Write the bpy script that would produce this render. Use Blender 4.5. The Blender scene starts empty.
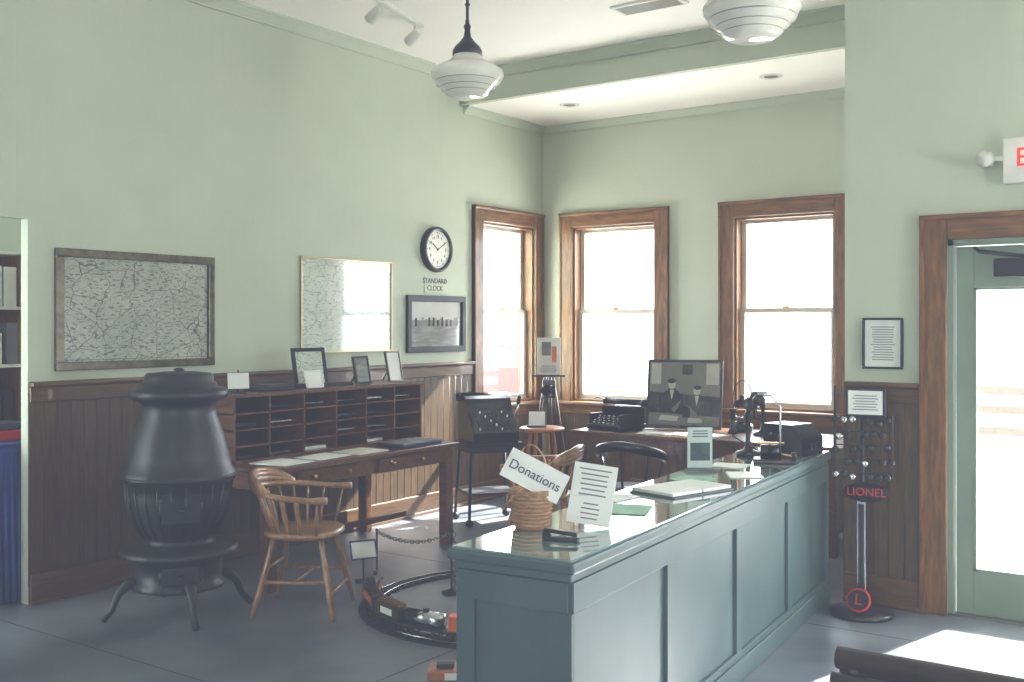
import bpy, bmesh, math, random
from mathutils import Matrix, Vector, Euler
random.seed(4)
C=bpy.context; D=bpy.data
R=math.radians
# ---------------------------------------------------------------- materials
def lin(c):
    o=[]
    for v in c:
        v/=255.0
        o.append(v/12.92 if v<=0.04045 else ((v+0.055)/1.055)**2.4)
    return (o[0],o[1],o[2],1)
MATS={}
def mat(name,col,rough=0.5,metal=0.0,col2=None,scale=8.0,stretch=(1,1,1),bump=0.0,emit=0.0,coat=0.0,spec=0.5,groove=None,detail=4):
    if name in MATS: return MATS[name]
    m=D.materials.new(name); m.use_nodes=True
    n=m.node_tree.nodes; l=m.node_tree.links
    b=n['Principled BSDF']
    b.inputs['Roughness'].default_value=rough
    b.inputs['Metallic'].default_value=metal
    b.inputs['Coat Weight'].default_value=coat
    b.inputs['Specular IOR Level'].default_value=spec
    c1=lin(col); c2=lin(col2) if col2 else tuple([x*0.88 for x in c1[:3]]+[1])
    tc=n.new('ShaderNodeTexCoord'); mp=n.new('ShaderNodeMapping')
    mp.inputs['Scale'].default_value=stretch
    l.new(tc.outputs['Object'],mp.inputs['Vector'])
    nz=n.new('ShaderNodeTexNoise'); nz.inputs['Scale'].default_value=scale; nz.inputs['Detail'].default_value=detail
    l.new(mp.outputs['Vector'],nz.inputs['Vector'])
    rp=n.new('ShaderNodeValToRGB')
    rp.color_ramp.elements[0].position=0.35; rp.color_ramp.elements[1].position=0.65
    rp.color_ramp.elements[0].color=c2; rp.color_ramp.elements[1].color=c1
    l.new(nz.outputs['Fac'],rp.inputs['Fac'])
    l.new(rp.outputs['Color'],b.inputs['Base Color'])
    if bump>0 or groove:
        bp=n.new('ShaderNodeBump'); bp.inputs['Strength'].default_value=bump if bump>0 else 0.2
        bp.inputs['Distance'].default_value=0.01
        if groove:
            sx=n.new('ShaderNodeSeparateXYZ'); l.new(tc.outputs['Object'],sx.inputs[0])
            dv=n.new('ShaderNodeMath'); dv.operation='DIVIDE'; dv.inputs[1].default_value=groove
            l.new(sx.outputs['X'],dv.inputs[0])
            fr=n.new('ShaderNodeMath'); fr.operation='FRACT'; l.new(dv.outputs[0],fr.inputs[0])
            sb=n.new('ShaderNodeMath'); sb.operation='PINGPONG'; sb.inputs[1].default_value=0.5; l.new(fr.outputs[0],sb.inputs[0])
            mr=n.new('ShaderNodeMapRange'); mr.inputs['From Min'].default_value=0; mr.inputs['From Max'].default_value=0.08
            l.new(sb.outputs[0],mr.inputs['Value'])
            l.new(mr.outputs[0],bp.inputs['Height'])
        else:
            l.new(nz.outputs['Fac'],bp.inputs['Height'])
        l.new(bp.outputs['Normal'],b.inputs['Normal'])
    if emit>0:
        b.inputs['Emission Color'].default_value=c1
        b.inputs['Emission Strength'].default_value=emit
    MATS[name]=m
    return m
def glassmat(name,tint=(1,1,1),rough=0.02):
    # thin sheet glass: transmission plus a grazing-angle surface reflection
    m=D.materials.new(name); m.use_nodes=True
    n=m.node_tree.nodes; l=m.node_tree.links
    n.remove(n['Principled BSDF'])
    t=n.new('ShaderNodeBsdfTransparent'); t.inputs[0].default_value=(*tint,1)
    g=n.new('ShaderNodeBsdfGlossy'); g.inputs['Roughness'].default_value=rough
    f=n.new('ShaderNodeLayerWeight'); f.inputs['Blend'].default_value=0.5
    pw=n.new('ShaderNodeMath'); pw.operation='POWER'; pw.inputs[1].default_value=4.0; l.new(f.outputs['Facing'],pw.inputs[0])
    ma=n.new('ShaderNodeMath'); ma.operation='MULTIPLY_ADD'; ma.inputs[1].default_value=0.6; ma.inputs[2].default_value=0.04; l.new(pw.outputs[0],ma.inputs[0])
    mx=n.new('ShaderNodeMixShader')
    l.new(ma.outputs[0],mx.inputs[0]); l.new(t.outputs[0],mx.inputs[1]); l.new(g.outputs[0],mx.inputs[2])
    l.new(mx.outputs[0],n['Material Output'].inputs['Surface'])
    MATS[name]=m
    return m
def mapmat(name,base,land,line,s1=5,s2=14,rough=0.12,k=1.0):
    m=D.materials.new(name); m.use_nodes=True
    n=m.node_tree.nodes; l=m.node_tree.links; b=n['Principled BSDF']
    b.inputs['Roughness'].default_value=rough; b.inputs['Coat Weight'].default_value=1.0
    tc=n.new('ShaderNodeTexCoord')
    nz=n.new('ShaderNodeTexNoise'); nz.inputs['Scale'].default_value=4; nz.inputs['Detail'].default_value=8; l.new(tc.outputs['Object'],nz.inputs['Vector'])
    wm=n.new('ShaderNodeVectorMath'); wm.operation='SCALE'; wm.inputs['Scale'].default_value=0.12; l.new(nz.outputs['Color'],wm.inputs[0])
    ad=n.new('ShaderNodeVectorMath'); ad.operation='ADD'; l.new(tc.outputs['Object'],ad.inputs[0]); l.new(wm.outputs[0],ad.inputs[1])
    rp=n.new('ShaderNodeValToRGB'); rp.color_ramp.elements[0].position=0.40; rp.color_ramp.elements[1].position=0.60
    rp.color_ramp.elements[0].color=lin(base); rp.color_ramp.elements[1].color=lin(land); l.new(nz.outputs['Fac'],rp.inputs['Fac'])
    cur=rp.outputs['Color']
    # fine place-name print: small dark specks stretched sideways
    mp=n.new('ShaderNodeMapping'); mp.inputs['Scale'].default_value=(28,28,95); l.new(tc.outputs['Object'],mp.inputs['Vector'])
    sp=n.new('ShaderNodeTexNoise'); sp.inputs['Scale'].default_value=1.0; sp.inputs['Detail'].default_value=3; l.new(mp.outputs[0],sp.inputs['Vector'])
    gt=n.new('ShaderNodeMath'); gt.operation='GREATER_THAN'; gt.inputs[1].default_value=0.585; l.new(sp.outputs['Fac'],gt.inputs[0])
    gm=n.new('ShaderNodeMath'); gm.operation='MULTIPLY'; gm.inputs[1].default_value=0.7*k; l.new(gt.outputs[0],gm.inputs[0])
    mx=n.new('ShaderNodeMix'); mx.data_type='RGBA'; l.new(gm.outputs[0],mx.inputs['Factor']); l.new(cur,mx.inputs['A']); mx.inputs['B'].default_value=lin(line); cur=mx.outputs['Result']
    for sc,wd,fac in ((s1,0.010,0.75),(s2,0.022,0.4)):
        v=n.new('ShaderNodeTexVoronoi'); v.feature='DISTANCE_TO_EDGE'; v.inputs['Scale'].default_value=sc; l.new(ad.outputs[0],v.inputs['Vector'])
        c=n.new('ShaderNodeMath'); c.operation='LESS_THAN'; c.inputs[1].default_value=wd; l.new(v.outputs['Distance'],c.inputs[0])
        mu=n.new('ShaderNodeMath'); mu.operation='MULTIPLY'; mu.inputs[1].default_value=fac*k; l.new(c.outputs[0],mu.inputs[0])
        mx=n.new('ShaderNodeMix'); mx.data_type='RGBA'; l.new(mu.outputs[0],mx.inputs['Factor']); l.new(cur,mx.inputs['A']); mx.inputs['B'].default_value=lin(line)
        cur=mx.outputs['Result']
    l.new(cur,b.inputs['Base Color'])
    MATS[name]=m; return m

WALL=mat('sage_wall_paint',(190,197,178),0.75,col2=(185,192,173),scale=1.5,groove=0.09,bump=0.05)
WALLP=mat('sage_wall_plain',(190,197,178),0.75,col2=(185,192,173),scale=1.5)
CEIL=mat('ceiling_paint',(246,243,236),0.8,col2=(243,240,233),scale=2)
FLOOR=mat('stained_concrete',(120,126,134),0.34,col2=(82,88,97),scale=1.6,bump=0.02,detail=9,spec=0.5)
JOINT=mat('floor_joint',(64,68,75),0.8)
WOOD_W=mat('wainscot_wood',(90,68,38),0.45,col2=(62,46,25),scale=9,stretch=(6,6,0.6),bump=0.05)
WCAP=mat('wainscot_rail_wood',(100,70,36),0.4,col2=(72,49,24),scale=9,stretch=(0.7,5,5),bump=0.05,coat=0.2)
OAK=mat('oak_casing',(132,86,34),0.4,col2=(88,56,22),scale=9,stretch=(5,5,0.7),bump=0.05,coat=0.15)
OAKH=mat('oak_casing_h',(132,86,34),0.4,col2=(88,56,22),scale=9,stretch=(0.7,5,5),bump=0.05,coat=0.15)
SASH=mat('sash_paint',(196,190,176),0.5)
DESKW=mat('desk_wood',(106,66,38),0.33,col2=(72,44,26),scale=8,stretch=(5,0.8,5),bump=0.03,coat=0.2)
DARKW=mat('dark_wood',(54,35,25),0.4,col2=(38,25,19),scale=8,stretch=(5,5,0.9),bump=0.03)
CHAIRW=mat('maple_chair',(166,122,80),0.3,col2=(130,92,58),scale=10,stretch=(4,4,1),coat=0.4)
STOOLW=mat('stool_wood',(186,120,70),0.35,col2=(160,98,55),scale=9,stretch=(3,3,1))
IRON=mat('cast_iron',(32,35,39),0.42,metal=0.2,col2=(22,24,27),scale=14,bump=0.10)
BLACK=mat('black_enamel',(20,21,23),0.3,col2=(14,15,17))
BLACKM=mat('black_matte',(26,27,29),0.55)
CHROME=mat('chrome',(190,192,195),0.18,metal=1.0)
SILVER=mat('silver_frame',(150,148,140),0.3,metal=0.8)
BRASS=mat('brass',(160,125,70),0.3,metal=0.9)
TEAL=mat('counter_teal',(76,98,98),0.45,col2=(68,90,90),scale=3)
GTOP=mat('counter_top_green',(134,158,154),0.08,col2=(110,138,136),scale=3,coat=1.0)
PAPER=mat('paper',(232,232,228),0.7,col2=(226,226,220))
PAPERG=mat('paper_green',(150,195,165),0.7)
INK=mat('ink',(50,50,60),0.7)
GREYINK=mat('print_grey',(120,120,125),0.7)
MIDG=mat('photo_mid_grey',(110,108,102),0.3)
LIGHTG=mat('photo_light_grey',(176,174,166),0.3)
MAPM=mapmat('map_print',(176,176,166),(158,162,152),(66,68,66),5,15)
MAPM2=mapmat('map_print_pale',(212,216,206),(196,206,192),(120,130,122),4,11,k=0.8)
PHOTO=mat('bw_photo',(66,64,60),0.2,col2=(36,36,36),scale=7,coat=0.7,detail=6)
PHOTO2=mat('landscape_photo',(150,150,146),0.2,col2=(104,106,104),scale=5,stretch=(1,1,6),coat=0.8)
RED=mat('red_paint',(190,30,24),0.4)
REDE=mat('exit_red',(230,30,25),0.4,emit=1.0)
ORANGE=mat('orange_paint',(215,100,35),0.35)
BLUE=mat('blue_cloth',(38,66,140),0.8,col2=(30,52,118),scale=5)
WICKER=mat('wicker',(176,136,98),0.7,col2=(140,100,68),scale=40,stretch=(1,1,3),bump=0.3)
GLOBE=mat('opal_glass',(214,212,204),0.15,col2=(208,206,198),emit=0.05,coat=0.5)
WHITE=mat('white_plastic',(225,224,216),0.45)
DOORG=mat('door_green',(128,144,128),0.45,col2=(120,136,120),scale=3)
CONC=mat('outside_concrete',(226,224,218),0.9)
EXTB=mat('exterior_brick',(206,200,194),0.9)
EXTG=mat('exterior_roof',(190,194,196),0.9)
EXTR=mat('exterior_car_paint',(190,196,206),0.4)
FENCE=mat('weathered_fence',(70,62,54),0.9)
BOOK=mat('book_navy',(40,46,66),0.5)
CREAM=mat('cream_face',(236,234,224),0.5)
GLASS=glassmat('window_glass')
ACR=glassmat('acrylic',(0.93,0.96,0.96))

# ---------------------------------------------------------------- builder
class B:
    def __init__(s): s.bm=bmesh.new(); s.mats=[]; s.M=Matrix.Identity(4)
    def mi(s,m):
        if m not in s.mats: s.mats.append(m)
        return s.mats.index(m)
    def merge(s,t,m,M=None,smooth=False):
        MM=s.M@(M if M is not None else Matrix.Identity(4)); idx=s.mi(m); mp={}
        for v in t.verts: mp[v]=s.bm.verts.new(MM@v.co)
        for f in t.faces:
            try:
                nf=s.bm.faces.new([mp[v] for v in f.verts]); nf.material_index=idx; nf.smooth=smooth
            except ValueError: pass
        t.free()
    def box(s,c,sz,m,rot=None,bev=0.0):
        t=bmesh.new(); bmesh.ops.create_cube(t,size=1)
        for v in t.verts: v.co=Vector((v.co.x*sz[0],v.co.y*sz[1],v.co.z*sz[2]))
        if bev>0: bmesh.ops.bevel(t,geom=t.edges[:],offset=min(bev,min(sz)*0.45),segments=2,affect='EDGES',profile=0.5)
        M=Matrix.Translation(c)
        if rot: M=M@Euler([R(a) for a in rot]).to_matrix().to_4x4()
        s.merge(t,m,M)
    def b2(s,a,b,m,bev=0.0):
        s.box([(a[i]+b[i])/2 for i in range(3)],[abs(b[i]-a[i]) for i in range(3)],m,bev=bev)
    def cyl(s,p0,p1,r0,m,r1=None,n=16,smooth=True):
        p0=Vector(p0);p1=Vector(p1); r1=r0 if r1 is None else r1
        d=p1-p0; L=d.length
        if L<1e-6: return
        t=bmesh.new(); bmesh.ops.create_cone(t,cap_ends=True,segments=n,radius1=r0,radius2=max(r1,1e-4),depth=L)
        M=Matrix.Translation((p0+p1)/2)@d.to_track_quat('Z','Y').to_matrix().to_4x4()
        s.merge(t,m,M,smooth)
    def lathe(s,prof,m,c=(0,0,0),n=32,axis=None,sx=1,sy=1):
        t=bmesh.new(); rings=[]
        for r,z in prof:
            if r<1e-5: rings.append([t.verts.new((0,0,z))])
            else: rings.append([t.verts.new((r*sx*math.cos(2*math.pi*i/n),r*sy*math.sin(2*math.pi*i/n),z)) for i in range(n)])
        for a,b in zip(rings,rings[1:]):
            if len(a)==1 and len(b)==1: continue
            for i in range(n):
                j=(i+1)%n
                if len(a)==1: t.faces.new([a[0],b[j],b[i]])
                elif len(b)==1: t.faces.new([a[i],a[j],b[0]])
                else: t.faces.new([a[i],a[j],b[j],b[i]])
        M=Matrix.Translation(c)
        if axis: M=M@Vector(axis).to_track_quat('Z','Y').to_matrix().to_4x4()
        s.merge(t,m,M,True)
    def tube(s,pts,r,m,n=8,closed=False,ry=None):
        pts=[Vector(p) for p in pts]; t=bmesh.new(); rings=[]; N=len(pts)
        rr=r if isinstance(r,(list,tuple)) else [r]*N
        up=None
        for i,p in enumerate(pts):
            a=pts[(i-1)%N] if (closed or i>0) else p
            b=pts[(i+1)%N] if (closed or i<N-1) else p
            d=(b-a).normalized()
            if up is None:
                up=Vector((0,0,1)) if abs(d.z)<0.9 else Vector((1,0,0))
            x=d.cross(up)
            if x.length<1e-3: x=d.cross(Vector((1,0,0)))
            x.normalize(); y=x.cross(d).normalized()
            if not(abs(d.z)<0.9): up=y
            q=ry if ry else 1.0
            rings.append([t.verts.new(p+x*rr[i]*math.cos(2*math.pi*k/n)+y*rr[i]*q*math.sin(2*math.pi*k/n)) for k in range(n)])
        rng=range(N) if closed else range(N-1)
        for i in rng:
            a=rings[i]; b=rings[(i+1)%N]
            for k in range(n):
                t.faces.new([a[k],a[(k+1)%n],b[(k+1)%n],b[k]])
        if not closed:
            t.faces.new(rings[0]); t.faces.new(rings[-1][::-1])
        s.merge(t,m,None,True)
    def lines(s,c,w,h,n,m=None,y=-0.001,th=None):
        m=m or GREYINK
        for i in range(n):
            z=c[2]+h/2-h*(i+0.5)/n; ww=w*random.uniform(0.72,1.0)
            s.box((c[0],c[1]+y,z),(ww,0.0008,th or h/n*0.35),m)
    def prism(s,poly,y0,y1,m):
        t=bmesh.new()
        a=[t.verts.new((x,y0,z)) for x,z in poly]; b=[t.verts.new((x,y1,z)) for x,z in poly]
        t.faces.new(a); t.faces.new(b[::-1])
        for i in range(len(poly)):
            j=(i+1)%len(poly); t.faces.new([a[j],a[i],b[i],b[j]])
        s.merge(t,m)
    def done(s,name,loc=(0,0,0),rz=0,parent=None):
        bmesh.ops.recalc_face_normals(s.bm,faces=s.bm.faces[:])
        me=D.meshes.new(name); s.bm.to_mesh(me); s.bm.free()
        for m in s.mats: me.materials.append(m)
        o=D.objects.new(name,me); C.scene.collection.objects.link(o)
        o.location=loc; o.rotation_euler=(0,0,R(rz))
        if parent: o.parent=parent
        return o
def text(body,size,loc,m,parent,name='lettering',rot=(90,0,0),ext=0.001,align='CENTER',spacing=1.0):
    cu=D.curves.new(name,'FONT'); cu.body=body; cu.size=size; cu.align_x=align; cu.align_y='CENTER'; cu.extrude=ext
    cu.space_line=spacing
    cu.materials.append(m)
    o=D.objects.new(name,cu); C.scene.collection.objects.link(o)
    o.location=loc; o.rotation_euler=[R(a) for a in rot]; o.parent=parent
    return o

# ---------------------------------------------------------------- room constants
XL=-5.70; YB=8.64; YD=6.10; XC=-1.925; YS=7.30; HC=3.80; HA=3.53; XR=3.0; YR=-3.0; HR=1.27; T=0.16
def wall(name,x0,x1,z0,z1,ops,loc,rz,m=WALL,t=T):
    b=B(); cur=x0
    for (a,c,lo,hi) in sorted(ops):
        if a>cur: b.b2((cur,0,z0),(a,t,z1),m)
        if lo>z0: b.b2((a,0,z0),(c,t,lo),m)
        if hi<z1: b.b2((a,0,hi),(c,t,z1),m)
        cur=c
    if cur<x1: b.b2((cur,0,z0),(x1,t,z1),m)
    return b.done(name,loc,rz)
WIN=dict(lo=0.86,hi=2.53)
cas=0.14
W1=(7.62,8.47); W2=(-5.35,-4.46); W3=(-3.69,-2.80)
wall('wall_left',3.31,5.70,0,HC,[],(XL,0,0),90,t=0.07)
wall('wall_left_far',5.70,YB+T,0,HC,[(W1[0],W1[1],WIN['lo'],WIN['hi'])],(XL,0,0),90)
wall('wall_left_header',YR,3.31,2.20,HC,[],(XL,0,0),90,t=0.07)
wall('wall_left_near',YR,0.9,0,2.20,[],(XL,0,0),90)
wall('wall_back',XL,XC,0,HC,[(W2[0],W2[1],WIN['lo'],WIN['hi']),(W3[0],W3[1],WIN['lo'],WIN['hi'])],(0,YB,0),0)
DX0,DX1=-1.36,-0.40
wall('wall_door',XC,XR,0,HC,[(DX0,DX1,0,2.06),(0.5,2.3,WIN['lo'],WIN['hi'])],(0,YD,0),0)
b=B(); b.b2((XC,YD+T,0),(XC+T,YB+T,HC),WALLP); b.done('wall_alcove')
wall('wall_right',-YD-T,-YR+T,0,HC,[(-4.4,-3.1,0.7,2.6)],(XR,0,0),-90)
wall('wall_rear',-XR,-XL,0,HC,[(-0.2,1.3,0.7,2.6)],(0,YR,0),180)
b=B(); b.b2((-9,YR-T,-0.1),(XR+T,5.70,0),FLOOR); b.b2((XL-T,5.70,-0.1),(XC+T,YB+T,0),FLOOR); b.b2((XC+T,5.70,-0.1),(XR+T,YD+T,0),FLOOR)
for yy in (0.6,3.05,5.5): b.b2((XL,yy,0.0),(XR,yy+0.006,0.0008),JOINT)
for xx in (-3.2,-0.75): b.b2((xx,YR,0.0),(xx+0.006,YD,0.0008),JOINT)
b.done('floor')
b=B(); b.b2((-9,YR-T,HC),(XR+T,5.70,HC+0.1),CEIL); b.b2((XL-T,5.70,HC),(XR+T,YB+T,HC+0.1),CEIL); b.done('ceiling')
b=B(); b.b2((XL,YS+0.061,HA),(XC,YB,HA+0.05),CEIL); b.done('ceiling_alcove')
b=B(); b.b2((XL,YS,HA),(XC,YS+0.06,HC),WALLP); b.done('wall_soffit')
b=B(); b.b2((-9.1,YR,0),(-9,5.8,HC),WALLP); b.done('wall_side_room')
b=B(); b.b2((-9,5.7,0),(XL-T,5.8,HC),WALLP); b.done('wall_side_room_end')

def wains(name,x0,x1,ops,loc,rz,hr=HR):
    b=B(); w=0.085
    segs=[]
    cur=x0
    for a,c,lo in sorted(ops):
        if a>cur: segs.append((cur,a,hr-0.06))
        segs.append((a,c,lo)); cur=c
    if cur<x1: segs.append((cur,x1,hr-0.06))
    for (a,c,top) in segs:
        n=max(1,round((c-a)/w)); ww=(c-a)/n
        if top<=0.2: continue
        b.b2((a,-0.012,0.1),(c,-0.001,top),DARKW)
        for i in range(n):
            b.b2((a+i*ww+0.004,-0.02,0.1),(a+(i+1)*ww-0.004,-0.011,top),WOOD_W)
            b.cyl((a+i*ww+0.0,-0.016,0.1),(a+i*ww+0.0,-0.016,top),0.004,WOOD_W,n=6)
        if top>hr-0.1:
            b.b2((a,-0.03,hr-0.12),(c,-0.001,hr-0.03),WCAP,0.006)
            b.b2((a,-0.055,hr-0.03),(c,-0.001,hr),WCAP,0.008)
        b.b2((a,-0.035,0),(c,-0.001,0.17),WCAP,0.008)
        b.b2((a,-0.05,0),(c,-0.001,0.03),WCAP,0.008)
    return b.done(name,loc,rz)
wains('trim_wainscot_left',3.31,8.60,[(W1[0]-cas,W1[1]+cas-0.01,0.76)],(XL,0,0),90)
wains('trim_wainscot_back',XL+0.06,XC-0.001,[(W2[0]-cas,W2[1]+cas,0.76),(W3[0]-cas,W3[1]+cas,0.76)],(0,YB,0),0)
wains('trim_wainscot_door_wall',XC,DX0-cas,[],(0,YD,0),0)
def crown(name,x0,x1,loc,rz,z,s=1.0):
    b=B()
    prof=[(0,z),( -0.11*s,z),(-0.11*s,z-0.02*s),(-0.085*s,z-0.035*s),(-0.045*s,z-0.075*s),(-0.025*s,z-0.1*s),(-0.025*s,z-0.12*s),(0,z-0.12*s)]
    t=bmesh.new()
    a=[t.verts.new((x0,y,zz)) for y,zz in prof]; c=[t.verts.new((x1,y,zz)) for y,zz in prof]
    t.faces.new(a); t.faces.new(c[::-1])
    for i in range(len(prof)):
        j=(i+1)%len(prof); t.faces.new([a[i],a[j],c[j],c[i]])
    b.merge(t,WALLP); return b.done(name,loc,rz)
crown('trim_crown_left',YR,YS,(XL,0,0),90,HC,0.7)
crown('trim_crown_soffit',XL,XC,(0,YS,0),0,HC,0.7)
crown('trim_crown_alcove_left',YS+0.06,YB,(XL,0,0),90,HA,0.6)
crown('trim_crown_alcove_back',XL,XC,(0,YB,0),0,HA,0.6)
crown('trim_crown_door_wall',XC,XR,(0,YD,0),0,HC,0.7)

def window(name,x0,x1,loc,rz,lc=cas,rc=cas):
    lo,hi=WIN['lo'],WIN['hi']; b=B()
    b.b2((x0-lc,-0.035,lo-0.02),(x0,-0.001,hi+cas),OAK,0.006)
    b.b2((x1,-0.035,lo-0.02),(x1+rc,-0.001,hi+cas),OAK,0.006)
    b.b2((x0,-0.035,hi),(x1,-0.001,hi+cas),OAKH,0.006)
    b.b2((x0-lc,-0.055,hi+cas-0.03),(x1+rc,-0.001,hi+cas),OAKH,0.006)
    b.b2((x0-lc,-0.045,lo-0.02),(x0-lc+0.025,-0.001,hi+cas),OAK,0.004)
    b.b2((x1+rc-0.025,-0.045,lo-0.02),(x1+rc,-0.001,hi+cas),OAK,0.004)
    b.b2((x0-lc,-0.09,lo-0.035),(x1+rc,-0.0,lo),OAKH,0.01)
    b.b2((x0-lc,-0.03,lo-0.12),(x1+rc,-0.001,lo-0.035),OAKH,0.005)
    b.b2((x0,0,lo),(x0+0.02,T,hi),OAK); b.b2((x1-0.02,0,lo),(x1,T,hi),OAK)
    b.b2((x0,0,hi-0.02),(x1,T,hi),OAKH); b.b2((x0,0,lo),(x1,T,lo+0.02),OAKH)
    mid=(lo+hi)/2+0.02
    for (za,zb,y) in ((lo+0.02,mid+0.02,0.07),(mid-0.02,hi-0.02,0.11)):
        a,c=x0+0.02,x1-0.02; s=0.045
        b.b2((a,y,za),(a+s,y+0.035,zb),SASH); b.b2((c-s,y,za),(c,y+0.035,zb),SASH)
        b.b2((a+s,y,za),(c-s,y+0.035,za+s),SASH); b.b2((a+s,y,zb-s*0.7),(c-s,y+0.035,zb),SASH)
        b.b2((a+s,y+0.015,za+s),(c-s,y+0.019,zb-s*0.7),GLASS)
    b.box(((x0+x1)/2,0.055,mid+0.03),(0.06,0.03,0.02),BRASS,bev=0.004)
    return b.done(name,loc,rz)
window('window_1',W1[0],W1[1],(XL,0,0),90,rc=0.13)
window('window_2',W2[0],W2[1],(0,YB,0),0)
window('window_3',W3[0],W3[1],(0,YB,0),0)
window('window_4',0.5,2.3,(0,YD,0),0)

b=B()
b.b2((DX0-cas,-0.035,0),(DX0,-0.001,2.06+cas),OAK,0.006)
b.b2((DX1,-0.035,0),(DX1+cas,-0.001,2.06+cas),OAK,0.006)
b.b2((DX0,-0.035,2.06),(DX1,-0.001,2.06+cas),OAKH,0.006)
b.b2((DX0-cas,-0.05,2.06+cas-0.03),(DX1+cas,-0.001,2.06+cas),OAKH,0.006)
b.b2((DX0-cas,-0.048,0),(DX0-cas+0.03,-0.001,2.06+cas),OAK,0.004)
b.b2((DX0,0.0,0),(DX0+0.03,T,2.06),DOORG); b.b2((DX1-0.03,0,0),(DX1,T,2.06),DOORG); b.b2((DX0,0,2.03),(DX1,T,2.06),DOORG)
b.done('trim_door_casing',(0,YD,0))
b=B()
x0,x1=DX0+0.035,DX1-0.035; y0,y1=0.05,0.095
b.b2((x0,y0,0.012),(x0+0.09,y1,2.025),DOORG,0.003); b.b2((x1-0.09,y0,0.012),(x1,y1,2.025),DOORG,0.003)
b.b2((x0+0.09,y0,0.012),(x1-0.09,y1,0.25),DOORG,0.003); b.b2((x0+0.09,y0,1.80),(x1-0.09,y1,2.025),DOORG,0.003)
b.b2((x0+0.09,y0+0.02,0.25),(x1-0.09,y0+0.026,1.80),GLASS)
for za in (0.25,1.785): b.b2((x0+0.09,y0-0.006,za),(x1-0.09,y0,za+0.015),DOORG)
b.b2((x0+0.09,y0-0.006,0.25),(x0+0.105,y0,1.80),DOORG)
b.box(((x0+0.38),y0-0.04,1.90),(0.36,0.06,0.10),BLACKM,bev=0.01)
b.tube([(x0+0.35,y0-0.05,1.96),(x0+0.15,y0-0.16,1.985),(x0+0.1,y0-0.02,2.015)],0.011,BLACKM)
b.cyl((x1-0.05,y0-0.06,1.0),(x1-0.05,y0,1.0),0.012,CHROME); b.box((x1-0.1,y0-0.06,1.0),(0.12,0.02,0.022),CHROME,bev=0.005)
b.b2((DX0,0.0,0),(DX1,T,0.012),SILVER)
b.done('door_1',(0,YD,0))

# ---------------------------------------------------------------- exterior
b=B(); b.b2((-60,YB+T+0.3,-0.35),(40,70,-0.25),CONC); b.b2((-60,-30,-0.35),(-9.3,YB+T+0.3,-0.25),CONC); b.b2((-9.3,5.85,-0.35),(XL-T-0.1,YB+T+0.3,-0.25),CONC)
b.b2((XR+0.4,-30,-0.35),(30,YB+T+0.3,-0.25),CONC); b.b2((-9.3,-30,-0.35),(XR+0.4,YR-0.4,-0.25),CONC)
b.b2((XC+T+0.05,YD+T+0.02,-0.3),(XR+0.4,YB+T+0.3,-0.02),CONC)
b.done('ground_outside')
b=B()
for i in range(7):
    x=-29+i*6
    b.b2((x,30,-0.3),(x+4.6,36,3.6+0.6*(i%2)),EXTB)
    for j in range(3): b.b2((x+0.5+j*1.4,29.95,0.9),(x+1.3+j*1.4,30,2.6),EXTR)
    b.prism([(x-0.2,3.6),(x+4.8,3.6),(x+2.3,5.4)],29.8,36,EXTG)
b.done('street_buildings')
def car(name,loc,rz,m):
    b=B()
    b.prism([(-2.1,0.3),(2.1,0.3),(2.15,0.7),(1.3,0.85),(0.8,1.35),(-1.1,1.38),(-1.7,0.9),(-2.15,0.8)],-0.8,0.8,m)
    b.prism([(1.15,0.88),(0.72,1.3),(-1.05,1.32),(-1.5,0.9)],-0.81,0.81,EXTG)
    for x in (-1.35,1.35):
        for y in (-0.8,0.8): b.cyl((x,y-0.1,0.33),(x,y+0.1,0.33),0.33,GREYINK)
    b.done(name,loc,rz)
car('parked_car',(-8.5,24,-0.25),8,EXTR); car('parked_car',(-14.0,20,-0.25),4,RED)
b=B()
for i in range(7): b.box((-2.6+i*1.5,0,0.5),(0.12,0.12,1.0),FENCE,bev=0.01)
for z in (0.35,0.65,0.92): b.box((1.9,-0.07,z),(9.2,0.04,0.12),FENCE,bev=0.005)
b.done('platform_fence',(-1.0,16,-0.25))

# ---------------------------------------------------------------- wall items
def framed(name,w,h,loc,rz,fm,pm,bar=0.04,mat_b=0.0,depth=0.03):
    b=B()
    b.b2((-w/2,-depth,h/2-bar),(w/2,0,h/2),fm,0.005); b.b2((-w/2,-depth,-h/2),(w/2,0,-h/2+bar),fm,0.005)
    b.b2((-w/2,-depth,-h/2+bar),(-w/2+bar,0,h/2-bar),fm,0.005); b.b2((w/2-bar,-depth,-h/2+bar),(w/2,0,h/2-bar),fm,0.005)
    b.b2((-w/2+bar,-0.008,-h/2+bar),(w/2-bar,0,h/2-bar),PAPER if mat_b else pm)
    if mat_b: b.b2((-w/2+bar+mat_b,-0.011,-h/2+bar+mat_b),(w/2-bar-mat_b,-0.008,h/2-bar-mat_b),pm)
    return b,name,loc,rz
def fin(t): return t[0].done(t[1],t[2],t[3])
X=XL+0.002
FR1=mat('pewter_frame',(112,104,88),0.3,metal=0.6,col2=(80,72,58),scale=20)
t=framed('framed_map',1.14,0.72,(X,4.04,1.685),90,FR1,MAPM,0.05,0.0)
t[0].b2((-0.51,-0.010,-0.30),(0.51,-0.007,-0.297),INK)
for q in (-0.17,0.17): t[0].b2((q,-0.0095,-0.31),(q+0.002,-0.007,0.31),LIGHTG)
fin(t)
GOLD=mat('thin_gold_frame',(190,180,140),0.3,metal=0.8)
t=framed('framed_map',1.0,0.72,(X,5.90,1.74),90,GOLD,MAPM2,0.016,0.0,0.02); fin(t)
t=framed('framed_photograph',0.78,0.48,(X,6.97,1.60),90,BLACKM,PHOTO2,0.05,0.0)
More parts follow.
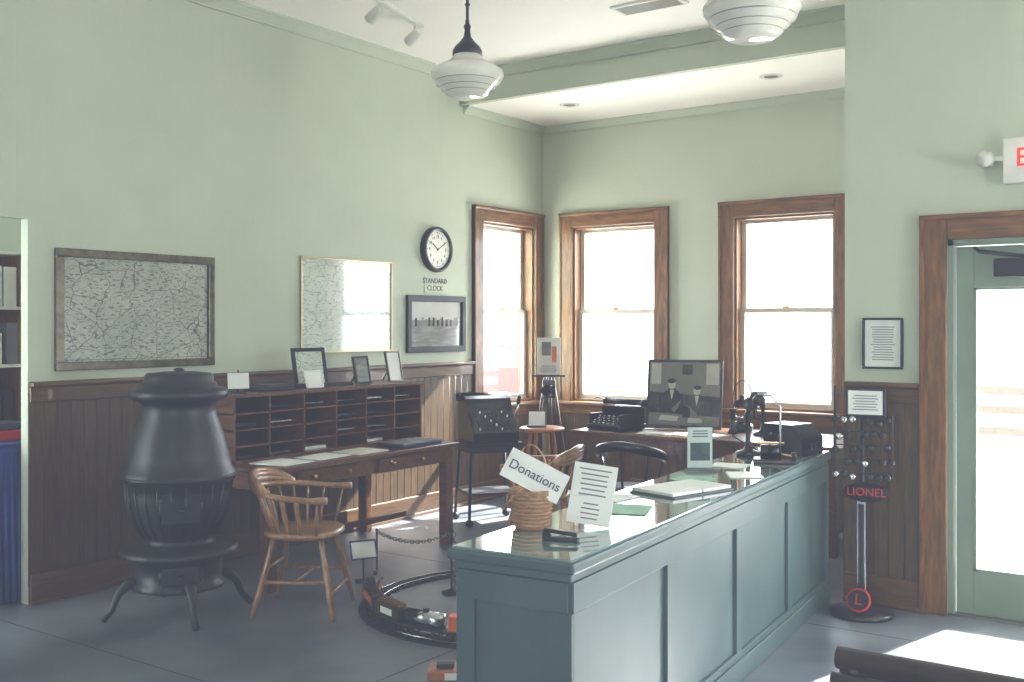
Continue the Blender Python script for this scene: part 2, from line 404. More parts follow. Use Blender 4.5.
t[0].b2((-0.33,-0.010,0.03),(0.33,-0.007,0.185),LIGHTG)
for i in range(22):
    x=-0.31+i*0.029; hh=random.uniform(0.03,0.06); t[0].b2((x,-0.011,-0.02),(x+0.024,-0.0075,-0.0+hh),random.choice([MIDG,PHOTO,MIDG]))
fin(t)
b=B(); r=0.195
b.lathe([(0,0),(r,0),(r,0.035),(r-0.008,0.05),(r-0.03,0.05),(r-0.035,0.03),(0,0.03)],BLACK,axis=(0,-1,0))
b.lathe([(0,0.031),(r-0.035,0.031)],CREAM,axis=(0,-1,0))
for i in range(60):
    a=i*math.pi/30; L=0.018 if i%5==0 else 0.008
    rr=r-0.045-L/2
    b.box((rr*math.sin(a),-0.032,rr*math.cos(a)),(0.005 if i%5==0 else 0.002,0.001,L),BLACK,rot=(0,math.degrees(a),0))
def hand(a,L,w): 
    a=R(a); b.box((L/2*math.sin(a),-0.034,L/2*math.cos(a)),(w,0.001,L),BLACK,rot=(0,math.degrees(a),0))
hand(305,0.085,0.012); hand(60,0.125,0.008); b.cyl((0,-0.03,0),(0,-0.038,0),0.01,BLACK)
ck=b.done('wall_clock',(X,6.96,2.235),90)
for i in range(12):
    a=(i+1)*math.pi/6; rr=0.108
    text(str(i+1),0.036,(rr*math.sin(a),-0.032,rr*math.cos(a)),BLACK,ck,'numeral')
b=B(); b.b2((-0.14,-0.003,-0.08),(0.14,0,0.08),WALLP)
sg=b.done('clock_label',(X,6.96,1.935),90); text("STANDARD\nCLOCK",0.062,(0,-0.004,0.0),INK,sg)
t=framed('framed_notice',0.225,0.29,(-1.705,YD-0.002,1.49),0,BLACKM,PAPER,0.012); t[0].lines((0,-0.011,0),0.14,0.2,14); fin(t)
b=B(); b.box((0.15,-0.04,0),(0.31,0.06,0.24),WHITE,bev=0.008); b.box((-0.03,-0.035,0.02),(0.08,0.03,0.03),WHITE,bev=0.006)
b.cyl((-0.07,-0.05,0.02),(-0.09,-0.12,0.01),0.03,WHITE,r1=0.042); b.box((-0.09,-0.035,0.02),(0.07,0.07,0.07),WHITE,bev=0.01)
ex=b.done('exit_sign',(-1.065,YD-0.001,2.46)); text("EXIT",0.14,(0.20,-0.0725,0.01),REDE,ex)

# ---------------------------------------------------------------- ceiling items
def pendant(name,x,y,zb):
    b=B(); g=[(0,0),(0.10,0.004),(0.128,0.02),(0.132,0.035),(0.155,0.045),(0.16,0.062),(0.185,0.075),(0.192,0.095),(0.212,0.12),(0.215,0.145),(0.205,0.165),(0.16,0.19),(0.11,0.215),(0.085,0.24),(0.08,0.255)]
    b.lathe(g,GLOBE,n=40)
    for rr,zz in ((0.134,0.034),(0.162,0.06),(0.194,0.093)): b.lathe([(rr-0.004,zz-0.003),(rr+0.001,zz),(rr-0.004,zz+0.003)],SILVER,n=40)
    b.lathe([(0.0,0.25),(0.088,0.25),(0.088,0.275),(0.075,0.3),(0.045,0.33),(0.022,0.36),(0.016,0.40),(0.022,0.42),(0.012,0.44),(0.012,0.46)],BLACK)
    top=HC-zb
    b.cyl((0,0,0.45),(0,0,top-0.03),0.009,BLACK)
    b.lathe([(0,top-0.05),(0.02,top-0.05),(0.07,top-0.02),(0.075,top),(0,top)],BLACK)
    for zz in (0.55,0.68): b.lathe([(0.009,zz-0.012),(0.017,zz),(0.009,zz+0.012)],BLACK)
    return b.done(name,(x,y,zb))
pendant('pendant_lamp',-3.78,4.92,2.935)
pendant('pendant_lamp',-1.80,4.405,2.855)
pendant('pendant_lamp',1.0,2.0,2.9)
b=B(); b.box((0,0,-0.015),(0.05,1.4,0.03),WHITE,bev=0.004)
for y in (-0.6,0.0,0.6):
    b.cyl((0,y,-0.03),(0,y,-0.09),0.01,WHITE); b.cyl((0.03,y-0.02,-0.085),(-0.07,y+0.03,-0.14),0.026,WHITE,r1=0.04)
b.done('track_light',(-4.80,5.25,HC),15)
b=B(); b.box((0,0,-0.008),(0.5,0.22,0.016),WHITE,bev=0.003)
for i in range(7): b.box((0,-0.075+i*0.025,-0.018),(0.44,0.010,0.006),LIGHTG)
b.done('ceiling_vent',(-3.38,6.45,HC))
for (x,y) in ((-4.9,7.85),(-3.05,7.85)):
    b=B(); b.lathe([(0,-0.003),(0.06,-0.003),(0.062,-0.008),(0.085,-0.008),(0.09,0.0)],WHITE); b.lathe([(0,-0.004),(0.055,-0.004)],GREYINK); b.done('recessed_downlight',(x,y,HA))

# ---------------------------------------------------------------- stove
b=B()
prof=[(0,1.337),(0.10,1.337),(0.17,1.33),(0.185,1.31),(0.185,1.285),(0.20,1.275),(0.205,1.255),(0.25,1.245),(0.262,1.225),(0.262,1.205),(0.25,1.19),(0.21,1.175),(0.195,1.15),(0.20,1.11),(0.225,1.04),(0.25,0.96),(0.272,0.88),(0.285,0.81),(0.30,0.795),(0.305,0.77),(0.30,0.745),(0.28,0.735),(0.28,0.68),(0.265,0.60),(0.24,0.53),(0.205,0.47),(0.18,0.435),(0.175,0.415),(0.20,0.40),(0.30,0.385),(0.315,0.37),(0.315,0.35),(0.29,0.335),(0.235,0.325),(0.23,0.20),(0.25,0.185),(0.25,0.165),(0.21,0.155),(0,0.15)]
b.lathe(prof,IRON,n=40)
b.lathe([(0,1.337),(0.02,1.34),(0.03,1.348),(0.02,1.357),(0,1.36)],IRON)
for i in range(24):
    a=i*math.pi/12
    b.tube([(0.283*math.cos(a),0.283*math.sin(a),0.735),(0.272*math.cos(a),0.272*math.sin(a),0.62),(0.245*math.cos(a),0.245*math.sin(a),0.53),(0.19*math.cos(a),0.19*math.sin(a),0.44)],0.007,IRON,n=6)
for k in range(4):
    a=R(45+90*k+20)
    c,s_=math.cos(a),math.sin(a)
    b.tube([(0.21*c,0.21*s_,0.19),(0.27*c,0.27*s_,0.20),(0.32*c,0.32*s_,0.15),(0.35*c,0.35*s_,0.07),(0.40*c,0.40*s_,0.018)],[0.035,0.032,0.024,0.018,0.020],IRON,n=8)
for (z,h,w) in ((0.62,0.16,0.2),(0.26,0.1,0.2)):
    ang=-35
    a=R(ang); rr=0.262 if z>0.5 else 0.232
    b.box((rr*math.cos(a),rr*math.sin(a),z),(0.03,w,h),IRON,rot=(0,0,ang),bev=0.01)
    b.cyl((rr*1.06*math.cos(a),rr*1.06*math.sin(a),z),(rr*1.22*math.cos(a),rr*1.22*math.sin(a),z),0.010,IRON)
    for q in (-1,1):
        b.cyl((rr*math.cos(a)-q*w/2*math.sin(a),rr*math.sin(a)+q*w/2*math.cos(a),z-h*0.35),(rr*math.cos(a)-q*w/2*math.sin(a),rr*math.sin(a)+q*w/2*math.cos(a),z+h*0.35),0.013,IRON)
b.tube([(0.30*math.cos(t),0.30*math.sin(t),0.77) for t in [i*math.pi/20 for i in range(40)]],0.012,IRON,closed=True)
b.done('potbelly_stove',(-4.83,3.68,0))

# ---------------------------------------------------------------- sorting desk
dy0,dy1=4.22,6.05; L=dy1-dy0
b=B()
b.box((L/2,0.47,0.725),(L,0.94,0.03),DESKW,bev=0.006)
b.b2((0.04,0.05,0.60),(L-0.04,0.075,0.71),DESKW); b.b2((0.04,0.87,0.60),(L-0.04,0.89,0.71),DESKW)
b.b2((0.045,0.05,0.60),(0.07,0.89,0.71),DESKW); b.b2((L-0.07,0.05,0.60),(L-0.045,0.89,0.71),DESKW)
for x in (0.07,L-0.07):
    for y in (0.07,0.87):
        b.box((x,y,0.355),(0.075,0.075,0.71),DESKW,bev=0.006)
for i in range(2):
    cx=L*(0.3+0.4*i); b.box((cx,0.045,0.655),(0.55,0.02,0.085),DESKW,bev=0.004)
    for q in (-0.15,0.15): b.lathe([(0,0),(0.012,0),(0.008,0.012),(0.017,0.02),(0.015,0.03),(0,0.034)],BRASS,c=(cx+q,0.035,0.655),axis=(0,-1,0),n=12)
b.b2((0.07,0.45,0.16),(L-0.07,0.49,0.20),DESKW)
b.done('writing_desk',(-4.72,dy0,0),90)
b=B(); z0,z1=0.742,1.17; L2=1.78; dp=0.36
b.b2((0,dp-0.012,z0),(L2,dp,z1),DARKW)
b.b2((-0.02,-0.02,z1-0.025),(L2+0.02,dp+0.01,z1),DESKW,0.005)
b.b2((0,0,z0),(L2,dp,z0+0.018),DESKW)
for x in (0,L2-0.018): b.b2((x,0,z0),(x+0.018,dp,z1),DESKW)
nc=6; nr=4
for i in range(1,nc): 
    x=L2*i/nc; b.b2((x-0.006,0.005,z0),(x+0.006,dp,z1),DESKW)
for j in range(1,nr):
    z=z0+(z1-0.025-z0)*j/nr; b.b2((0,0.005,z-0.005),(L2,dp,z+0.005),DESKW)
for i in range(nc):
    for j in range(nr):
        if random.random()<0.55:
            x=L2*(i+0.5)/nc; z=z0+(z1-0.025-z0)*j/nr+0.02
            m=random.choice([PAPER,BOOK,GREYINK,TEAL,LIGHTG])
            b.box((x+random.uniform(-.02,.02),0.20,z+0.006),(0.2,0.25,random.choice([0.008,0.02])),m)
b.done('pigeonhole_cabinet',(-5.08,4.27,0),90)
def on_cab(Y,dx=0.12): return (-5.08-dx,Y,1.172)
def easel_frame(name,w,h,loc,rz,fm,pm,bar=0.02,tilt=-12,stand=True,deco=None):
    b=B(); b.M=Matrix.Rotation(R(tilt),4,'X')
    b.b2((-w/2,-0.01,0.0),(w/2,0.01,bar),fm,0.003); b.b2((-w/2,-0.01,h-bar),(w/2,0.01,h),fm,0.003)
    b.b2((-w/2,-0.01,bar),(-w/2+bar,0.01,h-bar),fm,0.003); b.b2((w/2-bar,-0.01,bar),(w/2,0.01,h-bar),fm,0.003)
    b.b2((-w/2+bar,-0.004,bar),(w/2-bar,0.008,h-bar),pm)
    if deco: deco(b)
    if stand:
        b.M=Matrix.Identity(4); k=math.tan(R(-tilt))
        b.tube([(0,h*0.6*k+0.01,h*0.6),(0,h*0.6*k+0.1,0.006)],0.006,fm)
    return b.done(name,loc,rz)
easel_frame('picture_frame',0.26,0.27,on_cab(5.05,0.13),78,BLACKM,MAPM2,0.025)
easel_frame('place_card',0.15,0.12,on_cab(4.99,0.035),90,PAPER,PAPER,0.01,stand=False)
easel_frame('picture_frame',0.15,0.20,on_cab(5.55),88,BLACKM,PHOTO2,0.015)
easel_frame('picture_frame',0.16,0.23,on_cab(5.90),92,FR1,LIGHTG,0.012)
b=B(); b.box((0,0,0.012),(0.26,0.2,0.024),BLACKM,bev=0.004); b.box((0.02,0,0.03),(0.2,0.16,0.012),BOOK,bev=0.003); b.done('stacked_books',on_cab(4.70,0.16),90)
b=B(); b.box((0,0,0.01),(0.2,0.12,0.02),BLACKM,bev=0.004); b.done('closed_book',on_cab(5.3,0.14),80)
b=B(); b.tube([(0,0.03,0.004),(0,0.02,0.14)],0.005,BLACKM); b.box((0,0,0.004),(0.09,0.09,0.008),BLACKM,bev=0.002); b.box((0,0.01,0.075),(0.13,0.006,0.10),PAPER,rot=(-12,0,0)); b.done('label_stand',on_cab(4.36,0.06),60)
for (x,y,w,h,m,rz) in ((-4.90,4.5,0.28,0.28,PAPER,95),(-4.90,4.85,0.22,0.3,PAPER,4),(-4.9,5.2,0.3,0.25,CREAM,92)):
    b=B(); b.box((0,0,0.003),(w,h,0.005),m); b.done('paper_sheet',(x,y,0.7415),rz)
b=B(); b.box((0,0,0.012),(0.42,0.24,0.024),BOOK,bev=0.004); b.box((0,0,0.027),(0.40,0.22,0.006),GREYINK); b.done('ledger_book',(-4.89,5.7,0.7415),90)

# ---------------------------------------------------------------- windsor armchair
def armchair(name,loc,rz,m=CHAIRW):
    b=B()
    t=bmesh.new(); n=32; rings=[]
    for (k,z) in ((0.0,0.425),(0.93,0.425),(1.0,0.435),(1.0,0.452),(0.95,0.462),(0.6,0.448),(0.0,0.446)):
        if k==0: rings.append([t.verts.new((0,0,z))]); continue
        rg=[]
        for i in range(n):
            a=2*math.pi*i/n; c,s_=math.cos(a),math.sin(a)
            x=0.215*k*abs(c)**0.75*(1 if c>0 else -1); y=0.225*k*abs(s_)**0.75*(1 if s_>0 else -1)
            if c<0: y*=(1-0.12*abs(c))
            rg.append(t.verts.new((x,y,z)))
        rings.append(rg)
    for a,c in zip(rings,rings[1:]):
        for i in range(n):
            j=(i+1)%n
            if len(a)==1: t.faces.new([a[0],c[j],c[i]])
            elif len(c)==1: t.faces.new([a[i],a[j],c[0]])
            else: t.faces.new([a[i],a[j],c[j],c[i]])
    b.merge(t,m,None,True)
    legs=[]
    for sx in (-1,1):
        for sy in (-1,1):
            p0=Vector((0.13*sx,0.14*sy,0.43)); p1=Vector((0.225*sx,0.225*sy,0.0)); legs.append((p0,p1))
            pts=[p0.lerp(p1,q) for q in (0,0.12,0.2,0.35,0.5,0.58,0.7,1.0)]
            b.tube(pts,[0.015,0.017,0.013,0.018,0.020,0.015,0.018,0.012],m,n=10)
    f=lambda i,q: legs[i][0].lerp(legs[i][1],q)
    b.tube([f(0,0.55),f(2,0.55)],0.010,m); b.tube([f(1,0.55),f(3,0.55)],0.010,m)
    b.tube([(f(0,0.55)+f(2,0.55))/2,(f(1,0.55)+f(3,0.55))/2],0.010,m)
    b.tube([f(0,0.4),f(1,0.4)],0.010,m); b.tube([f(2,0.7),f(3,0.7)],0.010,m)
    def rail(u):
        a=math.pi+u*R(125)
        x=0.265*math.cos(a)-0.0; y=0.275*math.sin(a)
        if abs(u)>0.72: x=0.265*math.cos(math.pi+0.72*R(125))+(abs(u)-0.72)/0.28*0.20; y=0.275*math.sin(math.pi+(0.72 if u>0 else -0.72)*R(125))
        z=0.655+0.04*max(0,1-abs(u)*1.2)
        return Vector((x,y,z))
    N=37
    us=[-1+2*i/(N-1) for i in range(N)]
    b.tube([rail(u) for u in us],[0.026 if abs(u)<0.93 else 0.032 for u in us],m,n=10,ry=0.6)
    us=[-0.5+i/20 for i in range(21)]
    for dz,rr in ((0.03,0.022),(0.055,0.021),(0.078,0.017)):
        b.tube([rail(u)+Vector((-0.006-0.2*dz,0,dz*(1-0.8*(abs(u)/0.5)**4))) for u in us],rr,m,n=10)
    for i in range(13):
        u=-0.93+1.86*i/12; p=rail(u); a=math.atan2(p.y,p.x)
        q=Vector((0.18*math.cos(a),0.19*math.sin(a),0.455)) if abs(u)<0.75 else Vector((p.x*0.82,p.y*0.76,0.455))
        pts=[q.lerp(p,k) for k in (0,0.3,0.5,0.7,1)]
        b.tube(pts,[0.008,0.010,0.012,0.008,0.007],m,n=8)
    return b.done(name,loc,rz)
armchair('windsor_armchair',(-4.34,4.15,0),30)
armchair('windsor_armchair',(-3.95,5.95,0),200)

# ---------------------------------------------------------------- typewriter table + adding machine
b=B()
b.box((0,0,0.645),(0.46,0.38,0.02),BLACKM,bev=0.004)
b.box((0,0,0.6),(0.42,0.34,0.05),BLACKM)
for sx in (-1,1):
    for sy in (-1,1):
        b.tube([(0.19*sx,0.15*sy,0.63),(0.22*sx,0.19*sy,0.06)],0.013,BLACKM)
        b.cyl((0.22*sx,0.19*sy-0.012,0.03),(0.22*sx,0.19*sy+0.012,0.03),0.03,BLACKM); b.cyl((0.22*sx,0.19*sy,0.03),(0.22*sx,0.19*sy,0.08),0.008,CHROME)
b.box((0,0,0.25),(0.42,0.34,0.015),BLACKM)
b.tube([(-0.21,-0.18,0.25),(0.21,0.18,0.25)],0.007,CHROME); b.tube([(0.21,-0.18,0.25),(-0.21,0.18,0.25)],0.007,CHROME)
b.done('typewriter_stand',(-5.05,6.85,0),55)
b=B()
b.prism([(-0.22,0),(0.2,0),(0.21,0.08),(0.05,0.24),(0.0,0.34),(-0.06,0.36),(-0.2,0.36),(-0.22,0.3)],-0.19,0.19,BLACK)
b.cyl((-0.12,-0.2,0.35),(-0.12,0.2,0.35),0.035,BLACKM); b.cyl((-0.12,-0.23,0.35),(-0.12,-0.2,0.35),0.035,BLACKM)
for i in range(8):
    for j in range(5): b.cyl((0.18-j*0.031,-0.13+i*0.037,0.09+j*0.031),(0.192-j*0.031,-0.13+i*0.037,0.118+j*0.031),0.006,CREAM if (i+j)%5==0 else BLACKM,n=10)
b.tube([(0.0,0.19,0.12),(0.0,0.22,0.12),(0.08,0.23,0.3)],0.01,CHROME); b.cyl((0.08,0.23,0.3),(0.1,0.235,0.36),0.016,BLACK)
b.done('adding_machine',(-5.05,6.85,0.656),-35)

# ---------------------------------------------------------------- stool
b=B()
b.lathe([(0,0.73),(0.16,0.73),(0.185,0.738),(0.185,0.752),(0.165,0.762),(0,0.758)],STOOLW)
lg=[]
for k in range(4):
    a=R(45+90*k); p0=Vector((0.10*math.cos(a),0.10*math.sin(a),0.735)); p1=Vector((0.2*math.cos(a),0.2*math.sin(a),0)); lg.append((p0,p1))
    b.tube([p0.lerp(p1,q) for q in (0,0.2,0.4,0.6,1)],[0.014,0.018,0.015,0.019,0.013],STOOLW)
for q in (0.45,0.7):
    for k in range(4): b.tube([lg[k][0].lerp(lg[k][1],q),lg[(k+1)%4][0].lerp(lg[(k+1)%4][1],q)],0.009,STOOLW)
b.done('wooden_stool',(-4.72,7.14,0),15)
b=B(); b.box((0,0,0.006),(0.16,0.1,0.012),BLACKM,bev=0.003); b.box((0,0.0,0.07),(0.13,0.006,0.11),PAPER,rot=(-14,0,0)); b.done('card_stand',(-4.75,7.11,0.7625),30)
b=B()
b.tube([(-0.2,0,0),(0,0.02,1.35)],0.014,DARKW); b.tube([(0.2,0,0),(0,0.02,1.35)],0.014,DARKW); b.tube([(0,0.35,0),(0,0.03,1.35)],0.014,DARKW)
b.b2((-0.15,-0.06,1.13),(0.15,0.0,1.15),DARKW)
b.box((0,-0.025,1.31),(0.21,0.006,0.34),CREAM,rot=(-6,0,-0)); b.box((-0.02,-0.04,1.38),(0.08,0.004,0.12),MIDG,rot=(-6,0,0)); b.box((0.05,-0.038,1.33),(0.04,0.004,0.14),ORANGE,rot=(-6,0,0)); b.lines((0,-0.05,1.2),0.16,0.07,4)
for i in range(4):
    y=-0.03-i*0.05
    b.tube([(-0.03,y,0.96+0.05*(i%2)),(0.03,y-0.05,1.06-0.05*(i%2))],0.008,BLACK); b.tube([(0.03,y,0.96),(-0.03,y-0.05,1.06)],0.008,BLACK)
b.box((0,0.0,1.02),(0.12,0.06,0.16),BLACK,bev=0.01); b.lathe([(0,0),(0.03,0),(0.045,0.05),(0,0.03)],BLACK,c=(0,-0.24,1.02),axis=(0,-1,0.1),n=16)
b.done('display_easel',(-5.12,7.86,0),28)

# ---------------------------------------------------------------- telegraph desk by the windows
b=B(); w=2.15; d=0.85
b.box((w/2,d/2,0.745),(w,d,0.03),DESKW,bev=0.006)
b.b2((0.04,0.04,0.62),(w-0.04,0.06,0.73),DESKW); b.b2((0.04,d-0.06,0.62),(w-0.04,d-0.04,0.73),DESKW)
b.b2((0.04,0.04,0.62),(0.06,d-0.04,0.73),DESKW); b.b2((w-0.06,0.04,0.62),(w-0.04,d-0.04,0.73),DESKW)
for x in (0.07,w-0.07):
    for y in (0.07,d-0.07): b.box((x,y,0.365),(0.07,0.07,0.73),DESKW,bev=0.006)
b.b2((w-0.55,0.05,0.12),(w-0.1,d-0.05,0.62),DESKW)
for i in range(3): b.box((w-0.325,0.042,0.2+i*0.155),(0.4,0.016,0.13),DESKW,bev=0.004); b.box((w-0.325,0.025,0.2+i*0.155),(0.08,0.02,0.012),BRASS)
b.done('telegraph_desk',(-4.42,7.08,0),0)
zt=0.762
def typewriter(name,loc,rz):
    b=B()
    b.box((0,0,0.02),(0.34,0.34,0.04),BLACK,bev=0.01)
    b.prism([(-0.155,0.04),(-0.155,0.16),(-0.13,0.18),(0.13,0.18),(0.155,0.16),(0.155,0.04)],0.0,0.16,BLACK)
    for sx in (-1,1): b.box((sx*0.155,-0.03,0.08),(0.02,0.24,0.09),BLACK,bev=0.006)
    for j in range(4):
        for i in range(11):
            x=-0.125+i*0.025+(j%2)*0.006; y=-0.155+j*0.03; z=0.055+j*0.016
            b.cyl((x,y,z-0.03),(x,y,z),0.003,CHROME,n=6); b.cyl((x,y,z),(x,y,z+0.004),0.009,CREAM if (i+j)%2 else BLACKM,n=10)
    b.cyl((-0.19,0.1,0.21),(0.19,0.1,0.21),0.024,BLACKM)
    for sx in (-1,1): b.cyl((sx*0.19,0.1,0.21),(sx*0.215,0.1,0.21),0.03,BLACK)
    b.box((0,0.14,0.2),(0.36,0.02,0.03),CHROME); b.tube([(-0.18,0.08,0.22),(-0.21,0.02,0.24),(-0.23,-0.02,0.235)],0.006,CHROME)
    b.tube([(0.1*math.cos(a),0.02-0.0,0.1+0.08*math.sin(a)) for a in [math.pi*i/10 for i in range(11)]],0.007,CHROME)
    return b.done(name,loc,rz)
typewriter('typewriter',(-4.15,7.36,zt),-12)
SKIN=mat('photo_pale_grey',(176,174,166),0.3)
def people(b):
    # printed black-and-white photograph: two telegraphers seated at a desk
    def poly(pts,m,y):
        b.prism(pts,y,y+0.0006,m)
    def disc(x,z,rx,rz_,m,y):
        poly([(x+rx*math.cos(2*math.pi*i/18),z+rz_*math.sin(2*math.pi*i/18)) for i in range(18)],m,y)
    poly([(-0.28,0.30),(0.28,0.26),(0.28,0.54),(-0.28,0.54)],MIDG,-0.0055)
    poly([(-0.27,0.36),(-0.19,0.36),(-0.19,0.53),(-0.27,0.53)],LIGHTG,-0.0062); poly([(0.17,0.36),(0.27,0.36),(0.27,0.53),(0.17,0.53)],LIGHTG,-0.0062)
    poly([(-0.02,0.44),(0.06,0.44),(0.06,0.52),(-0.02,0.52)],PHOTO,-0.0062)
    for x,z,s,f in ((-0.10,0.36,1.0,1),(0.10,0.31,0.95,-1)):
        poly([(x-0.10*s,z-0.26*s),(x-0.085*s,z-0.09*s),(x-0.03*s,z-0.04*s),(x+0.03*s,z-0.04*s),(x+0.085*s,z-0.09*s),(x+0.10*s,z-0.26*s)],BLACK if f>0 else PHOTO,-0.0070)
        poly([(x-0.018*s,z-0.045*s),(x+0.018*s,z-0.045*s),(x,z-0.13*s)],LIGHTG,-0.0078)
        disc(x,z,0.030*s,0.040*s,SKIN,-0.0085); disc(x-0.004*f,z+0.026*s,0.033*s,0.020*s,BLACK,-0.0092)
        poly([(x+0.08*f*s,z-0.12*s),(x+0.05*f*s,z-0.20*s),(x+0.12*f*s-0.1*f,z-0.23*s),(x+0.10*f*s-0.1*f,z-0.20*s)],MIDG,-0.0085)
    poly([(-0.28,0.03),(0.28,0.03),(0.28,0.10),(-0.28,0.13)],MIDG,-0.0095)
    poly([(-0.20,0.07),(-0.05,0.06),(-0.04,0.10),(-0.18,0.11)],LIGHTG,-0.0102); poly([(0.03,0.05),(0.15,0.05),(0.14,0.085),(0.04,0.09)],LIGHTG,-0.0102)
    poly([(-0.01,0.09),(0.05,0.09),(0.05,0.17),(0.0,0.17)],BLACK,-0.0104)
easel_frame('photo_display',0.60,0.56,(-3.68,7.60,zt+0.004),18,BLACKM,PHOTO,0.006,tilt=-14,deco=people)
for (x,y,w_,h_,m,rz) in ((-3.66,7.24,0.38,0.24,PAPER,10),(-3.31,7.24,0.24,0.24,CREAM,-8),(-2.70,7.25,0.34,0.26,PAPER,5)):
    b=B(); b.box((0,0,0.004),(w_,h_,0.008),m); b.done('desk_paper',(x,y,zt+0.0005),rz)
def candlestick(name,loc,rz):
    b=B()
    b.lathe([(0,0),(0.07,0),(0.072,0.012),(0.06,0.022),(0.03,0.03),(0.018,0.05),(0.014,0.08),(0.014,0.2),(0.022,0.22),(0.018,0.24),(0,0.25)],BLACK)
    b.tube([(0,0,0.24),(0.01,-0.02,0.28),(0.0,-0.03,0.29)],0.014,BLACK)
    b.lathe([(0,0.0),(0.022,0.0),(0.022,0.02),(0.014,0.03),(0.02,0.05),(0.04,0.075),(0.036,0.073),(0,0.04)],BLACK,c=(0,-0.02,0.285),axis=(0,-1,0.1),n=20)
    b.tube([(0,0,0.21),(-0.06,0,0.21),(-0.075,0,0.225)],0.006,CHROME)
    b.lathe([(0,-0.07),(0.03,-0.07),(0.022,-0.05),(0.013,-0.03),(0.013,0.05),(0.022,0.06),(0.022,0.07),(0,0.07)],BLACK,c=(-0.085,0,0.19),n=16)
    b.tube([(0.06,0,0.02),(0.10,0.03,0.008),(0.08,0.07,0.008),(-0.08,0.05,0.1),(-0.085,0,0.26)],0.004,BLACKM)
    return b.done(name,loc,rz)
candlestick('candlestick_telephone',(-3.00,7.55,zt),-20)
b=B()
b.lathe([(0,0),(0.08,0),(0.082,0.05),(0.06,0.065),(0.055,0.07)],BLACKM); b.lathe([(0.05,0.07),(0.065,0.1),(0.065,0.15),(0.05,0.19)],ACR)
b.lathe([(0.055,0.19),(0.075,0.2),(0.06,0.24),(0.03,0.25),(0.03,0.28),(0,0.285)],BLACKM)
for k in range(4):
    a=R(90*k+45); b.tube([(0.08*math.cos(a),0.08*math.sin(a),0.05),(0.088*math.cos(a),0.088*math.sin(a),0.12),(0.075*math.cos(a),0.075*math.sin(a),0.2)],0.004,BLACKM)
b.tube([(0.08*math.cos(t),0,0.2+0.2*math.sin(t)) for t in [math.pi*i/14 for i in range(15)]],0.004,BLACKM)
b.done('railroad_lantern',(-3.24,7.74,zt),20)
b=B()
b.lathe([(0,0.44),(0.19,0.44),(0.205,0.45),(0.2,0.465),(0,0.468)],BLACK)
for sx in (-1,1):
    for sy in (-1,1): b.tube([(0.13*sx,0.13*sy,0.445),(0.16*sx,0.16*sy,0.25),(0.2*sx,0.2*sy,0)],[0.017,0.015,0.013],BLACK)
b.tube([(0.165*math.cos(a),0.165*math.sin(a),0.24) for a in [2*math.pi*i/24 for i in range(24)]],0.01,BLACK,closed=True)
pts=[]
for i in range(21):
    a=R(180+ (i-10)*11.0); pts.append((0.23*math.cos(a)*1.0,0.235*math.sin(a),0.765-0.0035*abs(i-10)**1.5))
b.tube(pts,0.02,BLACK,n=10,ry=1.8)
for a in (-95,-50,0,50,95):
    q=R(180+a); b.tube([(0.175*math.cos(q),0.175*math.sin(q),0.455),(0.228*math.cos(q),0.232*math.sin(q),0.74 if abs(a)<80 else 0.68)],0.009,BLACK)
b.done('captains_chair',(-3.55,6.50,0),100)

# ---------------------------------------------------------------- service counter
CA=math.degrees(math.atan2(0.2876,3.47))
CLEN=3.30; CW=0.475; ZC=0.86
b=B(); ov=0.03
b.b2((-CW+ov,ov,0.0),(-ov,CLEN-0.01,ZC-0.045),TEAL)
b.b2((-CW,0,ZC-0.045),(0,CLEN,ZC-0.008),TEAL,0.008)
b.b2((-CW+0.012,0.012,ZC-0.008),(-0.012,CLEN-0.005,ZC),GTOP,0.002)
b.b2((-CW+ov-0.012,ov-0.012,ZC-0.075),(-ov+0.012,CLEN-0.01,ZC-0.045),TEAL,0.006)
fx=-ov; st=0.016
np_=4; seg=(CLEN-ov)/np_
b.b2((fx,ov,0.0),(fx+st,CLEN-0.01,0.13),TEAL,0.003); b.b2((fx+st,ov,0),(fx+st+0.012,CLEN-0.01,0.10),TEAL,0.005)
b.b2((fx,ov,ZC-0.17),(fx+st,CLEN-0.01,ZC-0.075),TEAL,0.002)
for i in range(np_+1):
    y=ov+seg*i; w_=0.075
    a=max(ov,y-w_/2); c=min(CLEN-0.01,y+w_/2)
    if i==0: c=y+0.08
    b.b2((fx,a,0.13),(fx+st,c,ZC-0.17),TEAL,0.002)
b.b2((-CW+ov,ov-st,0),(-ov,ov,0.13),TEAL,0.002); b.b2((-CW+ov,ov-st,ZC-0.17),(-ov,ov,ZC-0.075),TEAL,0.002)
b.b2((-CW+ov,ov-st,0.13),(-CW+ov+0.07,ov,ZC-0.17),TEAL,0.002); b.b2((-ov-0.07,ov-st,0.13),(-ov+st,ov,ZC-0.17),TEAL,0.002)
b.done('service_counter',(-1.72,2.78,0),CA)
zc=ZC+0.001
b=B()
b.lathe([(0,0.0),(0.058,0.0),(0.064,0.01),(0.078,0.12),(0.083,0.13),(0.083,0.142),(0.076,0.142),(0.072,0.12),(0.058,0.015),(0,0.012)],WICKER,n=28)
for k in range(9): 
    z=0.015+k*0.014; rr=0.064+0.014*k/8
    b.tube([((rr+(0.002 if i%2 else -0.001))*math.cos(2*math.pi*i/36),(rr+(0.002 if i%2 else -0.001))*math.sin(2*math.pi*i/36),z) for i in range(36)],0.005,WICKER,n=6,closed=True)
b.tube([(0.08*math.cos(t),0,0.13+0.17*math.sin(t)) for t in [math.pi*i/16 for i in range(17)]],0.006,WICKER,ry=0.5)
bk=b.done('donation_basket',(-2.135,3.16,zc),0)
b=B(); b.b2((-0.115,-0.002,-0.055),(0.115,0.002,0.055),PAPER)
